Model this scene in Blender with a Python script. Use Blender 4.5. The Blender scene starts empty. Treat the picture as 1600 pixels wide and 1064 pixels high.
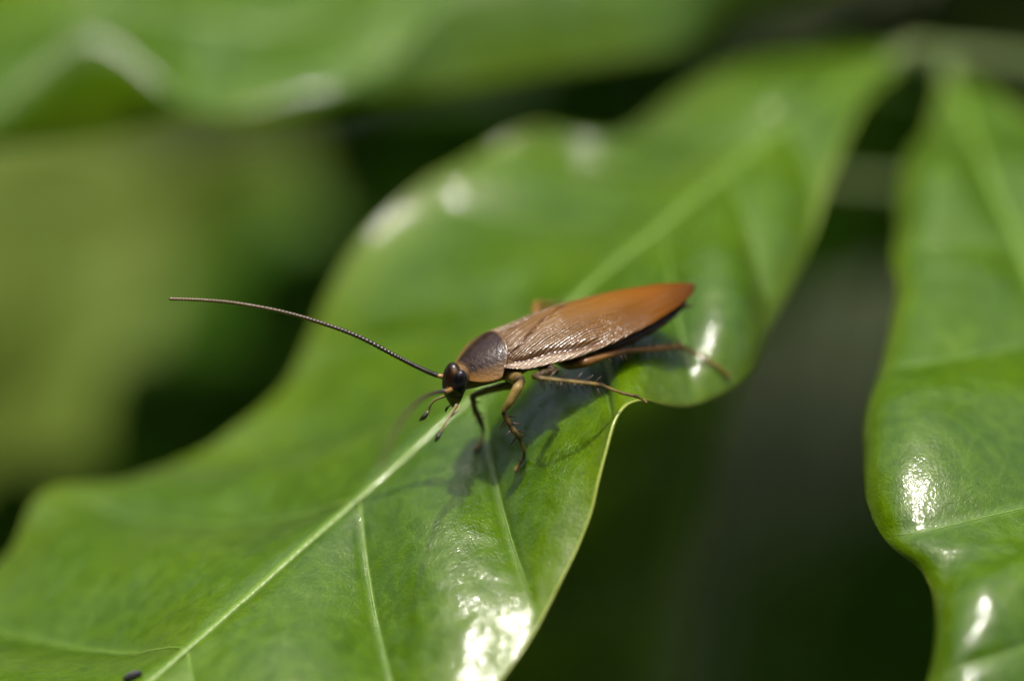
import bpy, math, random
import numpy as np
from mathutils import Vector, Matrix, noise

# Macro scene: 1 Blender unit = 1 centimetre.
# ------------------------------------------------------------------ camera
LENS, SENSOR, FOCUS = 100.0, 36.0, 12.35
PITCH = math.radians(25.0)
FWD = np.array([0.0, math.cos(PITCH), -math.sin(PITCH)])
UPV = np.array([0.0, math.sin(PITCH), math.cos(PITCH)])
RGT = np.array([1.0, 0.0, 0.0])
SUBJ = np.array([0.0, 0.0, 30.0])                 # what the lens is focused on, 30 cm above the soil
CAM = SUBJ - FWD * FOCUS

scene = bpy.context.scene
scene.unit_settings.scale_length = 0.01
cam_d = bpy.data.cameras.new('camera')
cam_d.lens = LENS; cam_d.sensor_width = SENSOR; cam_d.sensor_fit = 'HORIZONTAL'
cam_d.clip_start = 0.5; cam_d.clip_end = 5000.0
cam_d.dof.use_dof = True
cam_d.dof.focus_distance = 12.40
cam_d.dof.aperture_fstop = 0.114
cam = bpy.data.objects.new('camera', cam_d)
scene.collection.objects.link(cam)
cam.location = CAM
cam.rotation_euler = (math.pi / 2 - PITCH, 0, 0)
scene.camera = cam

# ------------------------------------------------------------------ light
SUN = Vector((-0.03, -0.06, 0.98)).normalized()
world = bpy.data.worlds.new('World'); scene.world = world; world.use_nodes = True
wn = world.node_tree.nodes; wl = world.node_tree.links
sky = wn.new('ShaderNodeTexSky'); sky.sky_type = 'NISHITA'; sky.sun_disc = False
sky.sun_elevation = math.asin(SUN.z); sky.sun_rotation = math.atan2(SUN.x, SUN.y)
sky.dust_density = 6.0; sky.air_density = 0.7; sky.ozone_density = 0.5
bg = wn['Background']; bg.inputs['Strength'].default_value = 0.15
wl.new(sky.outputs['Color'], bg.inputs['Color'])
sun_d = bpy.data.lights.new('sun', 'SUN'); sun_d.energy = 2.7; sun_d.angle = math.radians(3.0)   # hazy sun: soft-edged shadows
sun_d.color = (1.0, 0.95, 0.86)
sun = bpy.data.objects.new('sun', sun_d); scene.collection.objects.link(sun)
sun.rotation_euler = SUN.to_track_quat('Z', 'Y').to_euler()
sun.location = (30, -30, 120)
vs = scene.view_settings
vs.view_transform = 'Standard'; vs.look = 'None'; vs.exposure = 0.78; vs.gamma = 1.0
vs.use_curve_mapping = False
cy = scene.cycles
cy.max_bounces = 6; cy.diffuse_bounces = 3; cy.glossy_bounces = 3; cy.transmission_bounces = 4; cy.caustics_reflective = False; cy.caustics_refractive = False

# ------------------------------------------------------------------ helpers
def at(px, py, d):
    """A surveyed point: picture position plus its distance along the lens axis, as a world point."""
    w = d * SENSOR / LENS / 1600.0
    return CAM + FWD * d + RGT * ((px - 800.0) * w) - UPV * ((py - 532.0) * w)

def link(o, parent=None):
    scene.collection.objects.link(o)
    if parent is not None:
        o.parent = parent
    return o

def tag(o, label=None, cat=None, group=None, kind=None):
    if label: o['label'] = label
    if cat: o['category'] = cat
    if group: o['group'] = group
    if kind: o['kind'] = kind
    return o

def empty(name, loc):
    o = bpy.data.objects.new(name, None); o.location = loc; o.empty_display_size = 0.2
    return link(o)

def mesh_obj(name, verts, faces, mat, parent=None, origin=None, smooth=True, uv=None, attrs=None):
    verts = np.asarray(verts, dtype=np.float64)
    if origin is not None:
        verts = verts - np.asarray(origin)
    me = bpy.data.meshes.new(name)
    if isinstance(faces, np.ndarray):
        nf, k = faces.shape
        me.vertices.add(len(verts)); me.vertices.foreach_set('co', verts.astype(np.float32).ravel())
        me.loops.add(nf * k); me.loops.foreach_set('vertex_index', faces.astype(np.int32).ravel())
        me.polygons.add(nf); me.polygons.foreach_set('loop_start', np.arange(0, nf * k, k, dtype=np.int32))
        me.update(calc_edges=True)
    else:
        me.from_pydata([tuple(v) for v in verts], [], faces)
    me.validate()
    if smooth:
        me.polygons.foreach_set('use_smooth', [True] * len(me.polygons))
    if uv is not None:
        layer = me.uv_layers.new(name='UVMap')
        idx = np.zeros(len(me.loops), dtype=np.int32); me.loops.foreach_get('vertex_index', idx)
        layer.data.foreach_set('uv', np.asarray(uv, dtype=np.float32)[idx].ravel())
    for k, v in (attrs or {}).items():
        a = me.attributes.new(k, 'FLOAT', 'POINT')
        a.data.foreach_set('value', np.asarray(v, dtype=np.float32))
    me.materials.append(mat)
    o = bpy.data.objects.new(name, me)
    return link(o, parent)

def grid_faces(nu, nv):
    i = np.arange(nu - 1)[:, None] * nv + np.arange(nv - 1)[None, :]
    i = i.ravel()
    return np.stack([i, i + 1, i + nv + 1, i + nv], axis=1)

def catmull(K, t):
    """Catmull-Rom through knots K (n, ...) at real indices t."""
    K = np.asarray(K, dtype=np.float64); n = len(K)
    P = np.concatenate([[2 * K[0] - K[1]], K, [2 * K[-1] - K[-2]]])
    t = np.clip(np.asarray(t, dtype=np.float64), 0, n - 1 - 1e-9)
    i = np.floor(t).astype(int); f = t - i
    f = f.reshape(f.shape + (1,) * (K.ndim - 1))
    p0, p1, p2, p3 = P[i], P[i + 1], P[i + 2], P[i + 3]
    return 0.5 * (2 * p1 + (p2 - p0) * f + (2 * p0 - 5 * p1 + 4 * p2 - p3) * f ** 2 + (3 * p1 - p0 - 3 * p2 + p3) * f ** 3)

def nz(P, scale, seed=0.0, oct=3):
    out = np.empty(len(P))
    for k, p in enumerate(P):
        out[k] = noise.fractal(Vector((p[0] * scale + seed, p[1] * scale - seed, p[2] * scale + 2 * seed)), 0.6, 2.0, oct)
    return out

def tube_mesh(pts, radii, seg=10, flat=1.0, up=None, caps=True):
    """verts/faces of a round (or flattened) tube along pts; flat scales the radius along `up`."""
    pts = np.asarray(pts, dtype=np.float64); n = len(pts)
    radii = np.broadcast_to(np.asarray(radii, dtype=np.float64), (n,))
    T = np.gradient(pts, axis=0); T /= np.linalg.norm(T, axis=1)[:, None] + 1e-12
    if up is None:
        up = np.array([0.13, 0.21, 0.97])
    up = np.asarray(up, dtype=np.float64)
    ups = np.broadcast_to(up, (n, 3))
    A = np.cross(T, ups); A /= np.linalg.norm(A, axis=1)[:, None] + 1e-12
    B = np.cross(A, T)
    ang = np.linspace(0, 2 * math.pi, seg, endpoint=False)
    V = (pts[:, None, :] + radii[:, None, None] * (np.cos(ang)[None, :, None] * A[:, None, :]
         + flat * np.sin(ang)[None, :, None] * B[:, None, :])).reshape(-1, 3)
    F = []
    for i in range(n - 1):
        for j in range(seg):
            k = (j + 1) % seg
            F.append((i * seg + j, i * seg + k, (i + 1) * seg + k, (i + 1) * seg + j))
    V = list(V)
    if caps:
        V.append(pts[0] - T[0] * radii[0] * 0.5); c0 = len(V) - 1
        V.append(pts[-1] + T[-1] * radii[-1] * 0.5); c1 = len(V) - 1
        for j in range(seg):
            k = (j + 1) % seg
            F.append((c0, k, j)); F.append((c1, (n - 1) * seg + j, (n - 1) * seg + k))
    return V, F

def spline(pts, n):
    return catmull(np.asarray(pts), np.linspace(0, len(pts) - 1, n))

def merge(parts):
    V, F = [], []
    for v, f in parts:
        b = len(V); V += list(v); F += [tuple(i + b for i in q) for q in f]
    return V, F

# ------------------------------------------------------------------ materials
def new_mat(name):
    m = bpy.data.materials.new(name); m.use_nodes = True
    nt = m.node_tree
    return m, nt, nt.nodes['Principled BSDF'], nt.nodes['Material Output']

def N(nt, typ, **kw):
    n = nt.nodes.new(typ)
    for k, v in kw.items():
        if k in n.inputs: n.inputs[k].default_value = v
        else: setattr(n, k, v)
    return n

def ramp(nt, src, stops):
    r = nt.nodes.new('ShaderNodeValToRGB')
    els = r.color_ramp.elements
    while len(els) < len(stops): els.new(0.5)
    for e, (p, c) in zip(els, stops):
        e.position = p; e.color = (c[0], c[1], c[2], 1)
    nt.links.new(src, r.inputs['Fac'])
    return r.outputs['Color']

def mixc(nt, fac, a, b, mode='MIX'):
    m = nt.nodes.new('ShaderNodeMix'); m.data_type = 'RGBA'; m.blend_type = mode
    if hasattr(fac, 'type') and not isinstance(fac, float): nt.links.new(fac, m.inputs[0])
    else: m.inputs[0].default_value = fac
    for s, v in ((6, a), (7, b)):
        if isinstance(v, tuple): m.inputs[s].default_value = (v[0], v[1], v[2], 1)
        else: nt.links.new(v, m.inputs[s])
    return m.outputs[2]

def leaf_material(name, dark, mid, light, rough=0.27, trans=0.3, trans_col=(0.16, 0.30, 0.01), bump=1.0, coat=0.3, spec=0.5, net=False):
    m, nt, p, out = new_mat(name)
    L = nt.links
    tc = N(nt, 'ShaderNodeTexCoord')
    n1 = N(nt, 'ShaderNodeTexNoise', Scale=1.3, Detail=3.0); L.new(tc.outputs['Object'], n1.inputs['Vector'])
    n2 = N(nt, 'ShaderNodeTexNoise', Scale=14.0, Detail=2.0); L.new(tc.outputs['Object'], n2.inputs['Vector'])
    c1 = ramp(nt, n1.outputs['Fac'], [(0.30, dark), (0.52, mid), (0.75, light)])
    c2 = ramp(nt, n2.outputs['Fac'], [(0.35, (0.82, 0.85, 0.8)), (0.65, (1.15, 1.1, 1.1))])
    col = mixc(nt, 1.0, c1, c2, 'MULTIPLY')
    ed = N(nt, 'ShaderNodeAttribute', attribute_name='edge')
    col = mixc(nt, ed.outputs['Fac'], col, (0.15, 0.22, 0.004))
    ve = N(nt, 'ShaderNodeAttribute', attribute_name='vein')
    vm = N(nt, 'ShaderNodeMath', operation='MULTIPLY'); vm.inputs[1].default_value = 0.45
    L.new(ve.outputs['Fac'], vm.inputs[0])
    col = mixc(nt, vm.outputs[0], col, (0.14, 0.24, 0.06))
    if net:
        # fine network of small veins between the side veins, and a few specks of dirt
        wn2 = N(nt, 'ShaderNodeTexNoise', Scale=5.0, Detail=1.0); L.new(tc.outputs['Object'], wn2.inputs['Vector'])
        wv2 = mixc(nt, 0.22, tc.outputs['Object'], wn2.outputs['Color'], 'ADD')
        vn = N(nt, 'ShaderNodeTexVoronoi', Scale=6.5); vn.feature = 'DISTANCE_TO_EDGE'; L.new(wv2, vn.inputs['Vector'])
        nf = ramp(nt, vn.outputs['Distance'], [(0.0, (0.2, 0.2, 0.2)), (0.07, (0, 0, 0))])
        col = mixc(nt, nf, col, (0.13, 0.23, 0.03))
        sp = N(nt, 'ShaderNodeTexVoronoi', Scale=4.2); L.new(tc.outputs['Object'], sp.inputs['Vector'])
        sf = ramp(nt, sp.outputs['Distance'], [(0.035, (0.7, 0.7, 0.7)), (0.06, (0, 0, 0))])
        col = mixc(nt, sf, col, (0.06, 0.07, 0.012))
    L.new(col, p.inputs['Base Color'])
    p.inputs['Roughness'].default_value = rough
    p.inputs['Specular IOR Level'].default_value = spec
    p.inputs['Coat Weight'].default_value = coat
    p.inputs['Coat Roughness'].default_value = 0.09
    p.inputs['Coat IOR'].default_value = 1.5
    if bump:
        # fine cellular crinkle of the cuticle
        b1 = N(nt, 'ShaderNodeTexNoise', Scale=58.0, Detail=2.0, Roughness=0.65, Distortion=0.6); L.new(tc.outputs['Object'], b1.inputs['Vector'])
        bp = N(nt, 'ShaderNodeBump', Strength=0.50 * bump, Distance=0.012)
        L.new(b1.outputs['Fac'], bp.inputs['Height'])
        bc = N(nt, 'ShaderNodeBump', Strength=0.22 * bump, Distance=0.012)
        L.new(b1.outputs['Fac'], bc.inputs['Height'])
        L.new(bp.outputs['Normal'], p.inputs['Normal']); L.new(bc.outputs['Normal'], p.inputs['Coat Normal'])
    tr = N(nt, 'ShaderNodeBsdfTranslucent'); tr.inputs['Color'].default_value = (*trans_col, 1)
    mx = N(nt, 'ShaderNodeMixShader'); mx.inputs[0].default_value = trans
    L.new(p.outputs[0], mx.inputs[1]); L.new(tr.outputs[0], mx.inputs[2]); L.new(mx.outputs[0], out.inputs['Surface'])
    return m

def plain(name, col, rough=0.4, coat=0.0, col2=None, scale=8.0, bump=0.0, bscale=40.0, bdist=0.01, spec=0.5, trans=0.0, trans_col=None, metallic=0.0):
    m, nt, p, out = new_mat(name)
    L = nt.links
    tc = N(nt, 'ShaderNodeTexCoord')
    n = N(nt, 'ShaderNodeTexNoise', Scale=scale, Detail=4.0); L.new(tc.outputs['Object'], n.inputs['Vector'])
    L.new(ramp(nt, n.outputs['Fac'], [(0.35, col), (0.65, col2 or col)]), p.inputs['Base Color'])
    p.inputs['Roughness'].default_value = rough; p.inputs['Coat Weight'].default_value = coat
    p.inputs['Coat Roughness'].default_value = 0.1; p.inputs['Specular IOR Level'].default_value = spec
    if bump:
        b = N(nt, 'ShaderNodeTexNoise', Scale=bscale, Detail=4.0); L.new(tc.outputs['Object'], b.inputs['Vector'])
        bp = N(nt, 'ShaderNodeBump', Strength=bump, Distance=bdist); L.new(b.outputs['Fac'], bp.inputs['Height'])
        L.new(bp.outputs['Normal'], p.inputs['Normal'])
    if trans:
        tr = N(nt, 'ShaderNodeBsdfTranslucent'); tr.inputs['Color'].default_value = (*(trans_col or col), 1)
        mx = N(nt, 'ShaderNodeMixShader'); mx.inputs[0].default_value = trans
        L.new(p.outputs[0], mx.inputs[1]); L.new(tr.outputs[0], mx.inputs[2]); L.new(mx.outputs[0], out.inputs['Surface'])
    return m

M_LEAF = leaf_material('glossy_leaf', (0.046, 0.108, 0.0), (0.063, 0.134, 0.0), (0.086, 0.165, 0.001), rough=0.30, coat=1.0, spec=0.12, net=True, trans=0.3, trans_col=(0.17, 0.36, 0.0))
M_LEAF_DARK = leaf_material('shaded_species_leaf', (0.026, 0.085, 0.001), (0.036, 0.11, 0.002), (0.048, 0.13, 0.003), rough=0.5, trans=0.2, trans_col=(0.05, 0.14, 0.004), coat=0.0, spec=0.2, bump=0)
M_VEIN = plain('leaf_vein', (0.080, 0.155, 0.006), 0.35, 0.3, (0.11, 0.19, 0.025), 18.0, 0.45, 45.0, spec=0.35)
M_RIM = plain('leaf_rim', (0.16, 0.21, 0.015), 0.35, 0.3, (0.20, 0.25, 0.03), 12.0, 0.2, 60.0)
M_STEM = plain('green_stem', (0.06, 0.095, 0.02), 0.5, 0.0, (0.10, 0.13, 0.035), 3.0, 0.3, 20.0)

# ------------------------------------------------------------------ ground
def build_ground():
    m, nt, p, out = new_mat('soil')
    L = nt.links
    tc = N(nt, 'ShaderNodeTexCoord')
    n1 = N(nt, 'ShaderNodeTexNoise', Scale=0.035, Detail=4.0); L.new(tc.outputs['Object'], n1.inputs['Vector'])
    n2 = N(nt, 'ShaderNodeTexNoise', Scale=0.6, Detail=6.0); L.new(tc.outputs['Object'], n2.inputs['Vector'])
    c1 = ramp(nt, n1.outputs['Fac'], [(0.35, (0.022, 0.028, 0.006)), (0.55, (0.040, 0.060, 0.013)), (0.75, (0.044, 0.070, 0.016))])
    c2 = ramp(nt, n2.outputs['Fac'], [(0.3, (0.6, 0.6, 0.6)), (0.7, (1.3, 1.25, 1.2))])
    L.new(mixc(nt, 1.0, c1, c2, 'MULTIPLY'), p.inputs['Base Color'])
    p.inputs['Roughness'].default_value = 0.95
    n = 90
    g = np.concatenate([-np.geomspace(4000, 60, 20), np.linspace(-55, 55, 50), np.geomspace(60, 4000, 20)])
    X, Y = np.meshgrid(g, g + 60, indexing='ij')
    V = np.stack([X.ravel(), Y.ravel(), np.zeros(n * n)], 1)
    V[:, 2] = nz(V, 0.06, 3.1) * 1.6
    o = mesh_obj('ground', V, grid_faces(n, n), m)
    tag(o, 'mossy brown soil under the shrubs', 'soil', kind='structure')
build_ground()

# ------------------------------------------------------------------ broad leaves
def leaf_surface(rows, nu, nv, wave=0.05, groove=0.020, quilt=0.075, crinkle=0.007, seed=1.0, sharp=0.0):
    """rows: (vein_index, L, Lm, M, Rm, R) each (px, py, d); returns points, veins etc. on an nu x nv grid."""
    K = np.array([[at(*q) for q in r[1:]] for r in rows])             # n,5,3
    vi = np.array([r[0] for r in rows], dtype=float)
    tu = np.linspace(0, len(rows) - 1, nu)
    # denser sampling near margins and midrib is not needed: even
    v = np.linspace(-1, 1, nv)
    R = catmull(K, tu)                                               # nu,5,3
    # each half of the blade is its own curve, so the blade is creased along the midrib
    f = np.abs(v)[None, :, None]
    def half(a, b, c):
        q = a[:, None] * (1 - f) * (1 - 2 * f) + b[:, None] * 4 * f * (1 - f) + c[:, None] * f * (2 * f - 1)
        if sharp:
            lin = np.where(f < 0.5, a[:, None] * (1 - 2 * f) + b[:, None] * 2 * f, b[:, None] * (2 - 2 * f) + c[:, None] * (2 * f - 1))
            q = q * (1 - sharp) + lin * sharp
        return q
    S = np.where((v < 0)[None, :, None], half(R[:, 2], R[:, 1], R[:, 0]), half(R[:, 2], R[:, 3], R[:, 4]))
    U = np.interp(tu, np.arange(len(rows)), vi)
    du = np.gradient(S, axis=0); dv = np.gradient(S, axis=1)
    Nn = np.cross(du, dv); Nn /= np.linalg.norm(Nn, axis=2)[:, :, None] + 1e-12
    # normal must look up / towards the lens
    flip = np.sign(np.mean(Nn @ (-FWD + 0.6 * UPV)))
    Nn *= flip
    Ug, Vg = np.meshgrid(U, v, indexing='ij')
    av = np.abs(Vg)
    fu = Ug - np.round(Ug)
    taper = np.clip((Ug.max() - Ug) / 4.5, 0.05, 1) ** 1.3
    side = np.clip(av * 6, 0, 1) * np.clip((1.0 - av) * 3.0, 0, 1)
    h = quilt * (np.cos(math.pi * fu) ** 2 * -1 + 1) * np.sin(math.pi * np.clip(av, 0, 1)) ** 0.8
    h = quilt * np.sin(math.pi * np.abs(fu)) * np.sin(math.pi * av) * taper
    lane = (np.exp(-(fu / 0.035) ** 2) + 0.45 * np.exp(-(fu / 0.14) ** 2)) * side
    h = h - groove * lane * taper
    mid = np.exp(-(Vg / 0.03) ** 2)
    h = h - groove * 0.8 * mid
    P = S.reshape(-1, 3)
    w1 = nz(P, 0.9, seed, 2).reshape(nu, nv); w2 = nz(P, 3.2, seed + 5, 3).reshape(nu, nv)
    w3 = nz(P, 11.0, seed + 9, 3).reshape(nu, nv)
    h = h + wave * w1 * (0.3 + av) + crinkle * w2 + crinkle * 0.28 * w3
    S2 = S + Nn * h[:, :, None]
    edge = np.maximum(np.clip((av - 0.955) / 0.045, 0, 1) ** 2 * 0.8, 0.35 * np.clip((av - 0.72) / 0.28, 0, 1))
    vein = np.maximum(np.exp(-(fu / 0.022) ** 2) * side, np.exp(-(Vg / 0.022) ** 2))
    return S2, Nn, U, v, edge, vein

def build_leaf(rows, parent, origin, mat, nu=260, nv=170, label=None, thickness=0.018, mid_r=(0.022, 0.034), veins=True, rim=True, rim_r=0.0075, vein_r=0.009, **kw):
    S, Nn, U, v, edge, vein = leaf_surface(rows, nu, nv, **kw)
    o = mesh_obj('leaf', S.reshape(-1, 3), grid_faces(nu, nv), mat, parent, origin,
                 attrs={'edge': edge.ravel(), 'vein': vein.ravel()})
    # make face normals agree with Nn, then give the blade its thickness
    me = o.data
    k = (nu // 2) * (nv - 1) + nv // 2
    if np.dot(np.array(me.polygons[k].normal), Nn[nu // 2, nv // 2]) < 0:
        me.flip_normals()
    so = o.modifiers.new('thickness', 'SOLIDIFY'); so.thickness = thickness; so.offset = -1
    if label: o['label'] = label
    # midrib: a raised cord that thickens towards the leaf stalk
    j = nv // 2
    idx = np.linspace(0, nu - 1, 140).astype(int)
    r = np.linspace(mid_r[0], mid_r[1], len(idx))
    wob = np.array([noise.noise(Vector((k * 0.35, 2.0, 7.0))) for k in range(len(idx))])
    mv, mf = tube_mesh(S[idx, j] + Nn[idx, j] * (r * 0.12)[:, None], r * (1 + 0.12 * wob), 10, 0.55, up=Nn[idx, j])
    rib = mesh_obj('midrib', mv, mf, M_VEIN, o, origin)
    if veins:
        for u0 in range(int(math.ceil(U.min())), int(U.max())):
            i = int(np.argmin(np.abs(U - u0)))
            if i < 2 or i > nu - 6: continue
            for rng in (range(j, int(nv * 0.05), -2), range(j, int(nv * 0.95), 2)):
                rr = list(rng)
                pts = S[i, rr] + Nn[i, rr] * 0.001
                rad = np.linspace(vein_r, 0.002, len(rr))
                vv, vf = tube_mesh(pts, rad, 6, 0.55, up=Nn[i, rr])
                mesh_obj('side_vein', vv, vf, M_VEIN, o, origin)
    if rim:
        parts = []
        for col in (0, nv - 1):
            pts = S[::2, col] - Nn[::2, col] * thickness * 0.45
            parts.append(tube_mesh(pts, rim_r, 8, 1.0, up=Nn[::2, col]))
        rv, rf = merge(parts)
        mesh_obj('leaf_margin', rv, rf, M_RIM, o, origin)
    return o, S, Nn

def rows_from(table):
    """table rows: (vein, L, M, R[, Lm, Rm]); missing half-way points are put between."""
    out = []
    for r in table:
        v, L, M, R = r[:4]
        Lm = r[4] if len(r) > 4 and r[4] else tuple((np.array(L) + np.array(M)) / 2)
        Rm = r[5] if len(r) > 5 and r[5] else tuple((np.array(R) + np.array(M)) / 2)
        out.append((v, L, Lm, M, Rm, R))
    return out

MAIN = rows_from([
    (-1.4, (-372, 1548, 11.1), (-368, 1552, 11.08), (-364, 1556, 11.06)),
    (-1.0, (-430, 1400, 11.6), (-280, 1470, 11.15), (-170, 1620, 10.85)),
    (-0.5, (-455, 1255, 12.1), (-180, 1385, 11.25), (10, 1640, 10.65)),
    (0.0, (-420, 1130, 12.6), (-60, 1290, 11.4), (170, 1600, 10.6)),
    (0.5, (-270, 1030, 13.1), (130, 1140, 11.85), (310, 1500, 10.9)),
    (1.0, (-90, 950, 13.5), (290, 1008, 12.2), (430, 1410, 11.1), (70, 1000, 13.0), (330, 1200, 11.6)),
    (1.5, (15, 862, 13.8), (425, 893, 12.5), (545, 1310, 11.3), (210, 890, 13.2), (455, 1090, 11.85)),
    (2.0, (75, 775, 14.1), (560, 778, 12.8), (655, 1205, 11.55), (300, 812, 13.5), (590, 985, 12.2)),
    (2.5, (205, 757, 14.25), (655, 690, 12.95), (765, 1080, 11.85), (400, 750, 13.7), (685, 890, 12.33)),
    (3.0, (320, 712, 14.35), (748, 606, 13.1), (845, 970, 12.05), (520, 680, 13.85), (780, 790, 12.5)),
    (3.5, (425, 630, 14.45), (825, 535, 13.3), (920, 808, 12.2), (620, 600, 14.0), (860, 690, 12.6)),
    (4.0, (478, 545, 14.6), (900, 465, 13.5), (955, 658, 12.33), (680, 520, 14.15), (932, 570, 12.85)),
    (4.5, (552, 395, 14.8), (967, 405, 13.75), (1010, 617, 12.5), (740, 430, 14.4), (985, 510, 13.1)),
    (5.0, (662, 290, 15.0), (1032, 348, 14.0), (1085, 630, 12.85), (830, 345, 14.78), (1060, 490, 13.2)),
    (5.5, (745, 246, 15.3), (1085, 305, 14.25), (1155, 588, 13.1), (905, 295, 14.9), (1130, 430, 13.4)),
    (6.0, (832, 204, 15.4), (1135, 264, 14.5), (1218, 495, 13.55), (975, 255, 15.3), (1180, 370, 13.8)),
    (6.5, (965, 205, 15.7), (1185, 226, 14.75), (1255, 410, 13.95), (1075, 214, 15.13), (1222, 310, 14.25)),
    (7.0, (1080, 140, 15.85), (1235, 188, 15.0), (1278, 335, 14.3), (1160, 156, 15.10), (1258, 255, 14.7)),
    (7.5, (1150, 104, 16.0), (1285, 152, 15.25), (1308, 250, 14.7), (1224, 122, 15.35), (1297, 195, 15.0)),
    (8.0, (1225, 92, 16.1), (1335, 120, 15.5), (1345, 165, 15.2), (1280, 105, 15.85), (1340, 140, 15.35)),
    (8.5, (1340, 90, 16.0), (1390, 96, 15.8), (1395, 112, 15.7)),
    (9.0, (1408, 84, 16.0), (1412, 88, 15.98), (1416, 94, 15.96)),
])

STEM_TOP = at(1780, -330, 17.8); NODE = at(1475, 92, 16.3); STEM_LOW = at(1830, 700, 19.0)
SHRUB_BASE = np.array([STEM_LOW[0] + 1.0, STEM_LOW[1] + 4.0, 0.0])
shrub = empty('broadleaf_shrub', SHRUB_BASE)
tag(shrub, 'glossy green broadleaf shrub with wavy leaves carrying the brown insect', 'shrub')
leaf_main, S_MAIN, N_MAIN = build_leaf(MAIN, shrub, SHRUB_BASE, M_LEAF, 420, 260,
    label='sunlit wavy green leaf under the brown insect', seed=1.7)

RIGHT = rows_from([
    (-1.2, (1838, 1640, 10.6), (1842, 1642, 10.6), (1846, 1640, 10.6)),
    (-0.8, (1640, 1545, 10.75), (1842, 1460, 10.95), (2030, 1540, 10.95)),
    (-0.4, (1510, 1445, 10.95), (1835, 1330, 11.25), (2115, 1440, 11.3)),
    (0.0, (1455, 1330, 11.2), (1820, 1200, 11.6), (2150, 1330, 11.6)),
    (0.5, (1448, 1200, 11.5), (1800, 1080, 11.95), (2120, 1200, 11.9)),
    (1.0, (1437, 1064, 11.8), (1775, 950, 12.25), (2100, 1030, 12.3), (1570, 1020, 11.75)),
    (1.4, (1447, 955, 12.0), (1755, 870, 12.45), (2080, 900, 12.5), (1570, 920, 11.95)),
    (1.7, (1440, 898, 12.15), (1742, 825, 12.55), (2060, 830, 12.7), (1560, 870, 12.15)),
    (2.0, (1376, 835, 12.4), (1725, 765, 12.75), (2040, 770, 12.9), (1490, 810, 12.3)),
    (2.5, (1357, 680, 12.9), (1680, 620, 13.25), (1990, 640, 13.3), (1460, 665, 12.72)),
    (3.0, (1372, 570, 13.3), (1645, 530, 13.65), (1930, 520, 13.7), (1460, 565, 13.2)),
    (3.5, (1405, 458, 13.8), (1612, 440, 14.05), (1860, 420, 14.2), (1490, 455, 13.75)),
    (4.0, (1393, 390, 14.2), (1588, 380, 14.3), (1790, 330, 14.6), (1475, 385, 14.02)),
    (4.5, (1412, 275, 14.8), (1545, 280, 14.75), (1710, 250, 15.0), (1470, 277, 14.5)),
    (5.0, (1455, 195, 15.4), (1514, 200, 15.3), (1610, 180, 15.5)),
    (5.5, (1472, 140, 15.8), (1489, 141, 15.8), (1525, 135, 15.9)),
    (6.0, (1472, 112, 16.1), (1476, 112, 16.1), (1482, 110, 16.1)),
])
build_leaf(RIGHT, shrub, SHRUB_BASE, M_LEAF, 300, 180, label='glossy green leaf hanging by itself from the same stem', seed=4.2, vein_r=0.006, quilt=0.06, groove=0.010, wave=0.06)

TOP = rows_from([
    (-1.0, (-1090, 168, 16.6), (-1094, 160, 16.6), (-1098, 152, 16.62)),
    (-0.5, (-840, 320, 15.9), (-880, 110, 16.45), (-860, -80, 17.4), (-865, 225, 15.9)),
    (0.0, (-560, 330, 15.6), (-620, 60, 16.4), (-600, -200, 18.0), (-600, 200, 15.4)),
    (0.5, (-300, 270, 15.7), (-360, 40, 16.4), (-340, -240, 18.2), (-330, 250, 15.4)),
    (1.0, (-40, 232, 15.55), (-110, 70, 16.2), (-120, -240, 18.4), (-50, 190, 15.5)),
    (1.5, (140, 214, 15.68), (120, 20, 16.1), (110, -240, 18.5), (140, 72, 15.7)),
    (2.0, (290, 192, 15.55), (330, 40, 16.2), (330, -240, 18.6), (300, 165, 15.5)),
    (2.5, (425, 196, 15.5), (480, 40, 16.2), (500, -240, 18.6), (430, 165, 15.5)),
    (3.0, (590, 160, 15.62), (640, -30, 16.2), (680, -260, 18.6), (590, 110, 15.6)),
    (3.5, (760, 128, 16.0), (800, -80, 16.3), (840, -280, 18.4), (705, 10, 16.0)),
    (4.0, (930, 100, 16.2), (960, -110, 16.4), (1000, -280, 18.2), (880, -20, 16.2)),
    (4.5, (1060, 75, 16.42), (1100, -120, 16.6), (1140, -270, 18.0), (1040, 15, 16.4)),
    (5.0, (1180, 20, 16.9), (1240, -100, 16.8), (1280, -220, 17.6)),
    (5.5, (1340, -40, 17.0), (1370, -80, 17.0), (1400, -130, 17.3)),
    (6.0, (1490, -60, 17.1), (1495, -66, 17.1), (1500, -72, 17.15)),
])
build_leaf(TOP, shrub, SHRUB_BASE, M_LEAF, 240, 130, label='ruffled pale green leaf above, its margin folded under', seed=8.1, crinkle=0.005, sharp=0.75)

LOW = rows_from([
    (-0.6, (928, 1660, 19.5), (932, 1662, 19.5), (936, 1660, 19.5)),
    (0.0, (850, 1500, 19.2), (930, 1520, 19.1), (1010, 1500, 19.3)),
    (1.0, (760, 1200, 18.6), (890, 1210, 18.5), (1030, 1190, 18.8)),
    (2.0, (770, 950, 18.0), (930, 960, 17.9), (1068, 940, 18.2)),
    (3.0, (840, 740, 17.5), (980, 740, 17.4), (1110, 730, 17.7)),
    (4.0, (940, 560, 17.2), (1060, 560, 17.1), (1150, 570, 17.4)),
    (5.0, (1080, 400, 17.2), (1140, 410, 17.2), (1190, 420, 17.3)),
    (6.0, (1260, 280, 17.4), (1264, 286, 17.4), (1268, 292, 17.4)),
])
build_leaf(LOW, shrub, SHRUB_BASE, M_LEAF, 160, 90, label='dark shaded leaf hanging below the insect leaf', seed=2.9, crinkle=0.008)

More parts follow.
